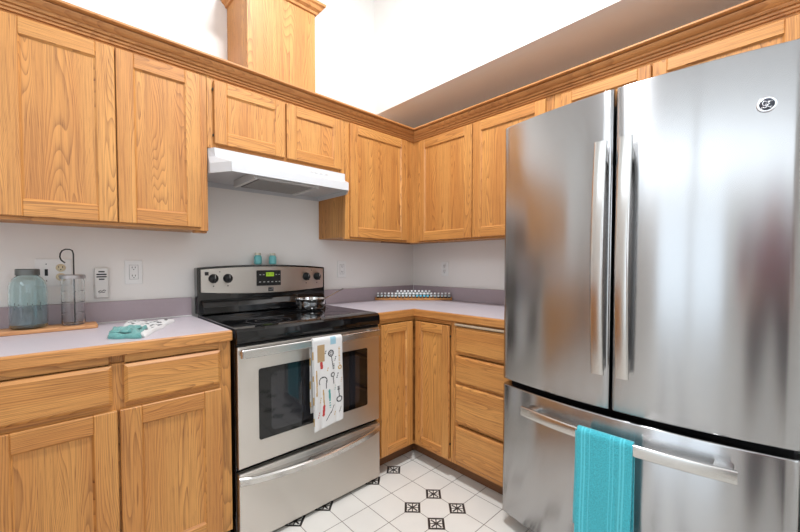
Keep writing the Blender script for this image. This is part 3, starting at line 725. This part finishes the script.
# folded dish towel on the counter
def bil(c, s, q): return [(1-s)*(1-q)*c[0][i] + s*(1-q)*c[1][i] + s*q*c[2][i] + (1-s)*q*c[3][i] for i in range(2)]
def slab_cloth(name, corners, z0, th, nx, ny, mats, pick, parent, amp=.004, fx=3, ph=0, edge=.012):
    """soft folded cloth pad over a quadrilateral, rounded edges, wavy top"""
    bm = bmesh.new(); top = []; bot = []
    for i in range(nx+1):
        rt = []; rb = []
        for j in range(ny+1):
            s, q = i/nx, j/ny; x, y = bil(corners, s, q)
            e = min(1, min(s, 1-s)/.04, min(q, 1-q)/.06); e = math.sqrt(max(0, 1-(1-e)**2))
            wob = amp*(math.sin(s*PI*fx+ph)*math.cos(q*PI*2+ph)+.6*math.sin(q*9+s*5+ph))
            x += .004*math.sin(q*14+ph)*(1 if s in (0, 1) else .3); y += .004*math.sin(s*12+ph)*(1 if q in (0, 1) else .3)
            rt.append(bm.verts.new((x, y, z0 + th*.35 + (th*.65 + wob)*e))); rb.append(bm.verts.new((x, y, z0)))
        top.append(rt); bot.append(rb)
    for i in range(nx):
        for j in range(ny):
            f = bm.faces.new([top[i][j], top[i+1][j], top[i+1][j+1], top[i][j+1]]); f.smooth = True; f.material_index = pick((i+.5)/nx, (j+.5)/ny)
            bm.faces.new([bot[i][j], bot[i][j+1], bot[i+1][j+1], bot[i+1][j]])
    for i in range(nx):
        for a_, b_, jj in ((top, bot, 0), (top, bot, ny)):
            f = bm.faces.new([a_[i][jj], a_[i+1][jj], b_[i+1][jj], b_[i][jj]]); f.material_index = pick((i+.5)/nx, min(.999, jj/ny))
    for j in range(ny):
        for ii in (0, nx):
            f = bm.faces.new([top[ii][j], top[ii][j+1], bot[ii][j+1], bot[ii][j]]); f.material_index = pick(min(.999, ii/nx), (j+.5)/ny)
    bmesh.ops.recalc_face_normals(bm, faces=bm.faces[:])
    g = MB(); g.add(bm, mat=None); return g.build(name, mats, parent, at=(parent.location.x, parent.location.y, 0))
t = thing('dish_towel', 'folded white and teal dish towel with black marks lying on the counter', 'dish towel', (-1.93, -.33, Z))
random.seed(21)
blobs = [(random.uniform(.06, .95), random.uniform(.08, .92), random.uniform(.014, .036), random.uniform(.04, .09), random.uniform(0, 3)) for _ in range(36)]
def pickw(s, q):
    for a, b, ra, rb, th in blobs:
        dx, dy = s-a, q-b; u = dx*math.cos(th)+dy*math.sin(th); v = -dx*math.sin(th)+dy*math.cos(th)
        if (u/ra)**2 + (v/rb)**2 < 1: return 1
    return 0
slab_cloth('printed_fold', [(-2.02, -.40), (-1.948, -.555), (-1.782, -.20), (-1.945, -.125)], .0005, .014, 90, 60, [CW, CBLK], pickw, t, .0025, 3, .4)
slab_cloth('teal_fold', [(-2.050, -.50), (-1.962, -.565), (-1.915, -.40), (-2.015, -.345)], .001, .019, 30, 30, [TEALF], lambda s, q: 0, t, .0055, 4.2, 1.1)
slab_cloth('teal_fold', [(-2.042, -.485), (-1.985, -.53), (-1.935, -.42), (-2.012, -.375)], .021, .008, 24, 16, [TEALF], lambda s, q: 0, t, .005, 4.8, 2.3)

# shakers standing on the backguard
def shaker(x, label):
    t = thing('mason_shaker', label, 'shaker', (x, -.050, 1.1858), 0, None)
    MB().lathe([(0, 0), (.016, 0), (.0205, .003), (.0215, .010), (.0215, .040), (.020, .046), (.0155, .050), (.0145, .053), (0, .053)], 28).build('jar_body', TEALC, t, sharp=50)
    MB().lathe([(0, .0532), (.0160, .0532), (.0168, .055), (.0168, .064), (.0155, .0665), (0, .067)], 28).build('lid', CREAM, t, sharp=50)
    return t
shaker(-1.326, 'teal mason-jar shaker on the stove back, farther from the corner'); shaker(-1.238, 'teal mason-jar shaker on the stove back, nearer the corner')

# saucepan
t = thing('saucepan', 'small shiny steel saucepan with a long thin handle on the rear burner', 'saucepan', (-1.115, -.275, .9265))
MB().lathe([(0, 0), (.058, 0), (.070, .006), (.078, .020), (.081, .040), (.082, .060), (.087, .064), (.087, .066), (.080, .064), (.0785, .040), (.074, .020), (.066, .008), (0, .004)], 48).build('pan_body', CHROME, t, sharp=50)
g = MB(); g.sweep([(.078, .012, .048), (.105, .018, .056), (.150, .028, .070), (.20, .040, .088), (.255, .052, .105)], circ(.0055, 10, 1.5, .7)); g.build('handle', HANDLE, t)
MB().box(.070, .098, .000, .028, .036, .058, bev=.004, M=Matrix.Rotation(.1, 4, 'Z')).build('bracket', simple('copper_bracket', rgb(150, 105, 70), .3, .8), t)

# ------------------------------------------------------------------ bottle rack in the corner
rk = thing('bottle_rack', 'long two-tier wooden rack of small bottles set across the counter corner', 'rack', (-.226, -.226, CT), -PI/4)
MB().box(-.280, .280, -.018, .004, .001, .018, 'x', bev=.0015).build('front_tier', OAKE, rk)
MB().box(-.236, .236, .005, .040, .001, .030, 'x', bev=.0015).build('rear_tier', OAKE, rk)
for s_ in (-1, 1): MB().box(s_*.2835-.0033, s_*.2835+.0033, -.018, .004, .001, .026, 'z', bev=.001).build('end_piece', OAKE, rk)
R45 = Matrix.Rotation(-PI/4, 4, 'Z')
def bottle(px, py, pz, label, group, lab):
    p = Vector((-.226, -.226, CT)) + R45 @ Vector((px, py, pz))
    t = thing('small_bottle', label, 'bottle', p, -PI/4, group)
    MB().lathe([(0, 0), (.0085, 0), (.0095, .001), (.0095, .026), (.0075, .029), (0, .029)], 14).build('bottle_body', BOTTLE, t)
    MB().lathe([(.0096, .011), (.0099, .0115), (.0099, .0250), (.0096, .0255)], 14).build('bottle_label', lab, t)
    MB().lathe([(0, .0292), (.0080, .0292), (.0082, .030), (.0078, .041), (.0070, .0425), (0, .0428)], 14).build('cap', CAPW, t)
    return t
b0 = {}
GF, GR = 'bottles in the front tier of the corner rack', 'bottles in the raised rear tier of the corner rack'
for i in range(21):
    px = -.2660 + .0266*i; lab = LABB if i in (11, 12, 13, 14) else LABP; key = ('f', lab.name)
    if key not in b0: b0[key] = bottle(px, -.007, .0155, '', GF, lab); t = b0[key]
    else:
        t = copy_tree(b0[key]); t.location = Vector((-.226, -.226, CT)) + R45 @ Vector((px, -.007, .0155))
    t['label'] = 'tiny white-capped bottle with a bright blue label in the front row of the wooden rack' if lab is LABB else 'tiny white-capped bottle with a pale label in the front row of the wooden rack'
for i in range(10):
    px = -.120 + .0266*i; key = ('r',); pos = Vector((-.226, -.226, CT)) + R45 @ Vector((px, .024, .0305))
    if key not in b0: b0[key] = bottle(px, .024, .0305, '', GR, LABP); t = b0[key]
    else: t = copy_tree(b0[key]); t.location = pos
    t['label'] = 'tiny white-capped bottle standing higher in the rear row of the wooden rack'

# ------------------------------------------------------------------ hanging towels
def drape(name, mats, parent, xa, xb, axis, pos, ztop, zf, zb, rad, pick, fold=.003, cols=60, rows=150, layer=0, thick=.0022, skew=0):
    """cloth over a bar: front flap down to zf, back flap to zb. axis 'x': bar along x, front towards -y at y=pos; axis 'y': bar along y, front towards -x at x=pos"""
    bm = bmesh.new(); grid = []
    Lf = ztop-zf; Lb = ztop-zb; La = PI*rad; tot = Lf+La+Lb
    for i in range(cols+1):
        u = i/cols; c = xa + (xb-xa)*u; col = []
        for j in range(rows+1):
            d = tot*j/rows
            if d < Lf: z = zf + d; off = -rad; k = 1 - d/Lf
            elif d < Lf+La: a = (d-Lf)/rad; z = ztop + rad*math.sin(a); off = -rad*math.cos(a); k = 0
            else: z = ztop-(d-Lf-La); off = rad; k = 0
            wav = fold*(math.sin(u*7.5+1+layer)+.5*math.sin(u*15+d*6))*min(1, k*2.2)
            off -= abs(wav) if off < 0 else 0
            zz = z + (skew*(u-.5)*k if off < 0 else 0)
            cc = c + .004*math.sin(d*11+layer)*k
            col.append(bm.verts.new((cc, pos+off, zz) if axis == 'x' else (pos+off, cc, zz)))
        grid.append(col)
    for i in range(cols):
        for j in range(rows):
            f = bm.faces.new([grid[i][j], grid[i+1][j], grid[i+1][j+1], grid[i][j+1]]); f.smooth = True
            f.material_index = pick((i+.5)/cols, tot*(j+.5)/rows)
    g = MB(); g.add(bm, mat=None); o = g.build(name, mats, parent, at=tuple(parent.location))
    so = o.modifiers.new('thick', 'SOLIDIFY'); so.thickness = thick; so.offset = 0
    return o
# printed towel on the oven handle; pattern in metres: u across, d up from the hem
def pat(u, d):
    W_, = (.15,); x = u*W_; L = .385; y = d  # y from hem upwards
    def seg(x0, y0, x1, y1, r):
        dx, dy = x1-x0, y1-y0; q = max(0, min(1, ((x-x0)*dx+(y-y0)*dy)/(dx*dx+dy*dy))); return math.hypot(x-x0-q*dx, y-y0-q*dy) < r
    def ringp(cx, cy, r, w_): return abs(math.hypot(x-cx, y-cy)-r) < w_
    if y > L+.03: return 0
    # wooden block and red spoon, top
    if .018 < x < .055 and .305 < y < .385: return 5
    if seg(.038, .300, .040, .280, .007): return 2
    # black keys / whisks
    if ringp(.088, .338, .013, .003) or ringp(.088, .338, .006, .0018) or seg(.090, .325, .098, .262, .0022): return 1
    if y < .285 and y > .26 and .094 < x < .106 and int(y*400) % 2: return 1
    if ringp(.095, .235, .009, .0025) or seg(.096, .226, .099, .192, .0022): return 1
    if ringp(.128, .108, .012, .0028) or seg(.127, .122, .124, .165, .0022): return 1
    if .118 < x < .130 and .150 < y < .170 and int(y*400) % 2: return 1
    if ringp(.045, .215, .020, .0024) and y > .205: return 1
    if seg(.062, .215, .060, .18, .0022): return 1
    # red/gold spoon, teal whisk, gold chain
    if seg(.048, .10, .045, .06, .0055): return 2
    if seg(.045, .175, .048, .105, .0032): return 3 if int(y*260) % 2 else 5
    if seg(.076, .165, .078, .125, .0050): return 4
    if seg(.078, .12, .080, .085, .0042): return 4 if int(y*500) % 2 else 0
    if seg(.132, .36, .132, .28, .0042): return 3 if int(y*300) % 2 else 0
    if ringp(.134, .262, .008, .003): return 3
    if seg(.012, .27, .010, .16, .0035): return 3 if int(y*200) % 2 else 5
    if seg(.085, .06, .060, .03, .0020) or seg(.100, .09, .085, .055, .0016): return 1
    if .085 < x < .115 and y > .38: return 6
    for (cx, cy, hh, cc) in ((.112, .31, .012, 1), (.070, .265, .010, 3), (.120, .225, .012, 1), (.030, .13, .014, 3), (.108, .17, .010, 4), (.132, .055, .014, 1), (.020, .07, .012, 2), (.060, .345, .010, 1), (.105, .045, .010, 3), (.140, .20, .012, 3)):
        if abs(y-cy) < hh and abs(x-cx-.3*(y-cy)) < .0026 and int(y*330) % 3: return cc
    return 0
CBL = cloth('print_blue', rgb(150, 188, 204), .2, 1500)
t = thing('dish_towel', 'white dish towel printed with kitchen utensils hanging on the oven handle', 'dish towel', (-1.261, -.677, .44))
drape('towel_front', [CW, CBLK, CRED, CGLD, CTEA, CTAN, CBL], t, -1.338, -1.184, 'x', -.677, hz+.0065, .432, .50, .0150, pat, .004, 100, 260, skew=.02)
drape('towel_inner_fold', [CW, CGLD], t, -1.342, -1.20, 'x', -.677, hz+.0065, .452, .53, .0125, lambda u, d: 1 if (u < .05 and int(d*30) % 3 == 0) else 0, .001, 30, 60, 1, skew=.01)

t = thing('hand_towel', 'turquoise terry hand towel hanging over the freezer drawer handle', 'towel', (-.838, -1.74, .16))
xm = -.838
def band(u, d): return 1 if any(abs(u-c) < .012 for c in (.10, .16, .25, .62, .68, .80, .86)) else 0
drape('towel_front', [TOWELT, TOWELT2], t, -1.655, -1.826, 'y', xm, .5995, .16, .30, .0135, band, .0022, 70, 90, 0, .005)
drape('towel_back_layer', [TOWELT], t, -1.648, -1.81, 'y', xm, .5985, .262, .285, .0105, lambda u, d: 0, .0008, 20, 40, 1, .0025)

# ------------------------------------------------------------------ person standing beside the camera, seen mirrored in the refrigerator
PX, PY, PH = -1.98, -2.68, .35
per = thing('person', 'person in a maroon top and dark trousers, dark hair, standing and facing the refrigerator', 'person', (PX, PY, 0), PH)
SKINM = simple('skin', rgb(205, 160, 135), .55); MAROON = cloth('maroon_knit', rgb(128, 44, 66), .4); DENIM = cloth('dark_denim', rgb(44, 48, 62), .3); HAIR = simple('dark_hair', rgb(42, 32, 28), .55); SHOE = simple('dark_shoe', rgb(35, 33, 33), .5)
def skinned(name, verts, edges, radii, mat, parent, sub=2, root=0):
    me = bpy.data.meshes.new(name); me.from_pydata(verts, edges, []); o = bpy.data.objects.new(name, me); C.objects.link(o); o.parent = parent
    me.materials.append(mat)
    md = o.modifiers.new('skin', 'SKIN'); md.use_smooth_shade = True
    if not me.skin_vertices: me.attributes  # layer is made with the modifier below
    if not me.skin_vertices:
        bpy.context.view_layer.objects.active = o; bpy.ops.mesh.customdata_skin_add()
    for i, r in enumerate(radii):
        sv = me.skin_vertices[0].data[i]; sv.radius = r if isinstance(r, tuple) else (r, r); sv.use_root = (i == root)
    sb = o.modifiers.new('sub', 'SUBSURF'); sb.levels = sub; sb.render_levels = sub
    return o
def limb(*pr):
    return [p for p, r in pr], [(i, i+1) for i in range(len(pr)-1)], [r for p, r in pr]
# body: x forward, y to the person's left
V = [(0, 0, .96), (0, 0, 1.08), (0, 0, 1.22), (.0, 0, 1.36), (-.01, 0, 1.45), (0, 0, 1.52), (.012, 0, 1.60), (.015, 0, 1.69)]
Rd = [.13, .115, .125, .13, .06, .052, .075, .07]
Ed = [(i, i+1) for i in range(7)]
def addv(p, r, link): V.append(p); Rd.append(r); Ed.append((link, len(V)-1)); return len(V)-1
for s_ in (-1, 1):
    h_ = addv((0, s_*.095, .90), .095, 0); k_ = addv((.015, s_*.11, .50), .058, h_); c_ = addv((-.01, s_*.112, .33), .055, k_); a_ = addv((-.015, s_*.115, .10), .036, c_); f1 = addv((.06, s_*.12, .045), .036, a_); addv((.14, s_*.13, .032), .028, f1)
    sh = addv((0, s_*.165, 1.405), .058, 3); el = addv((-.02, s_*.225, 1.13), .042, sh); wr = addv((.16, s_*.20, .98), .028, el); pm = addv((.215, s_*.19, .955), .030, wr)
    for q in range(4):
        b_ = addv((.25, s_*(.215-.017*q), .945+.003*q), .0085, pm); m1 = addv((.283-.004*abs(q-1.4), s_*(.216-.018*q), .925), .008, b_); addv((.295-.006*abs(q-1.4), s_*(.215-.018*q), .897), .007, m1)
    th = addv((.225, s_*.160, .955), .010, pm); addv((.262, s_*.145, .935), .0085, th)
body = skinned('body', V, Ed, Rd, SKINM, per)
g = skinned('sweater', [(0, 0, .93), (0, 0, 1.05), (0, 0, 1.20), (0, 0, 1.36), (-.005, 0, 1.44)] + [p for s_ in (-1, 1) for p in ((0, s_*.17, 1.405), (-.02, s_*.228, 1.13), (.145, s_*.203, .99))],
            [(0, 1), (1, 2), (2, 3), (3, 4), (3, 5), (5, 6), (6, 7), (3, 8), (8, 9), (9, 10)], [(.15, .165), (.135, .15), (.14, .155), (.145, .145), .075, .072, .056, .040, .072, .056, .040], MAROON, per)
g = skinned('trousers', [(0, 0, .98), (0, 0, .92)] + [p for s_ in (-1, 1) for p in ((0, s_*.097, .86), (.015, s_*.11, .50), (-.012, s_*.114, .12))],
            [(0, 1), (1, 2), (2, 3), (3, 4), (1, 5), (5, 6), (6, 7)], [.135, .14, .108, .074, .060, .108, .074, .060], DENIM, per)
for s_ in (-1, 1):
    v_, e_, r_ = limb(((-.045, s_*.113, .042), .040), ((.03, s_*.118, .046), .044), ((.12, s_*.128, .036), .038), ((.16, s_*.132, .032), .028)); skinned('shoe', v_, e_, r_, SHOE, per)
bm = bmesh.new(); bmesh.ops.create_uvsphere(bm, u_segments=28, v_segments=18, radius=1)
for v in bm.verts:
    x, y, z = v.co; z2 = z*.108; x2 = x*.097; y2 = y*.084
    if x > .45 and z < .45: x2 *= .52
    if z < -.1: z2 = z*.19; x2 = x2 - .02
    v.co = (x2 - .008, y2, z2 + 1.685)
for f in bm.faces: f.smooth = True
g = MB(); g.add(bm); g.build('hair', HAIR, per)
for s_ in (-1, 1):
    MB().lathe([(0, -.006), (.006, -.003), (.0075, 0), (.006, .003), (0, .006)], 14, M=Matrix.Translation((.083, s_*.031, 1.655))).build('eye', INK, per)
    MB().lathe([(0, -.026), (.007, -.018), (.010, 0), (.009, .016), (0, .026)], 12, M=Matrix.Translation((.015, s_*.082, 1.645))).build('ear', SKINM, per)
MB().sweep([(.084, 0, 1.662), (.094, 0, 1.640), (.103, 0, 1.618), (.088, 0, 1.608)], circ(.009, 8), up=Vector((0, 1, 0)), scale=[.5, .8, 1.2, .8]).build('nose', SKINM, per)
MB().sweep([(.078, -.022, 1.583), (.086, -.010, 1.581), (.088, 0, 1.580), (.086, .010, 1.581), (.078, .022, 1.583)], circ(.0045, 8), scale=[.4, .9, 1, .9, .4]).build('mouth', simple('lips', rgb(168, 92, 88), .5), per)
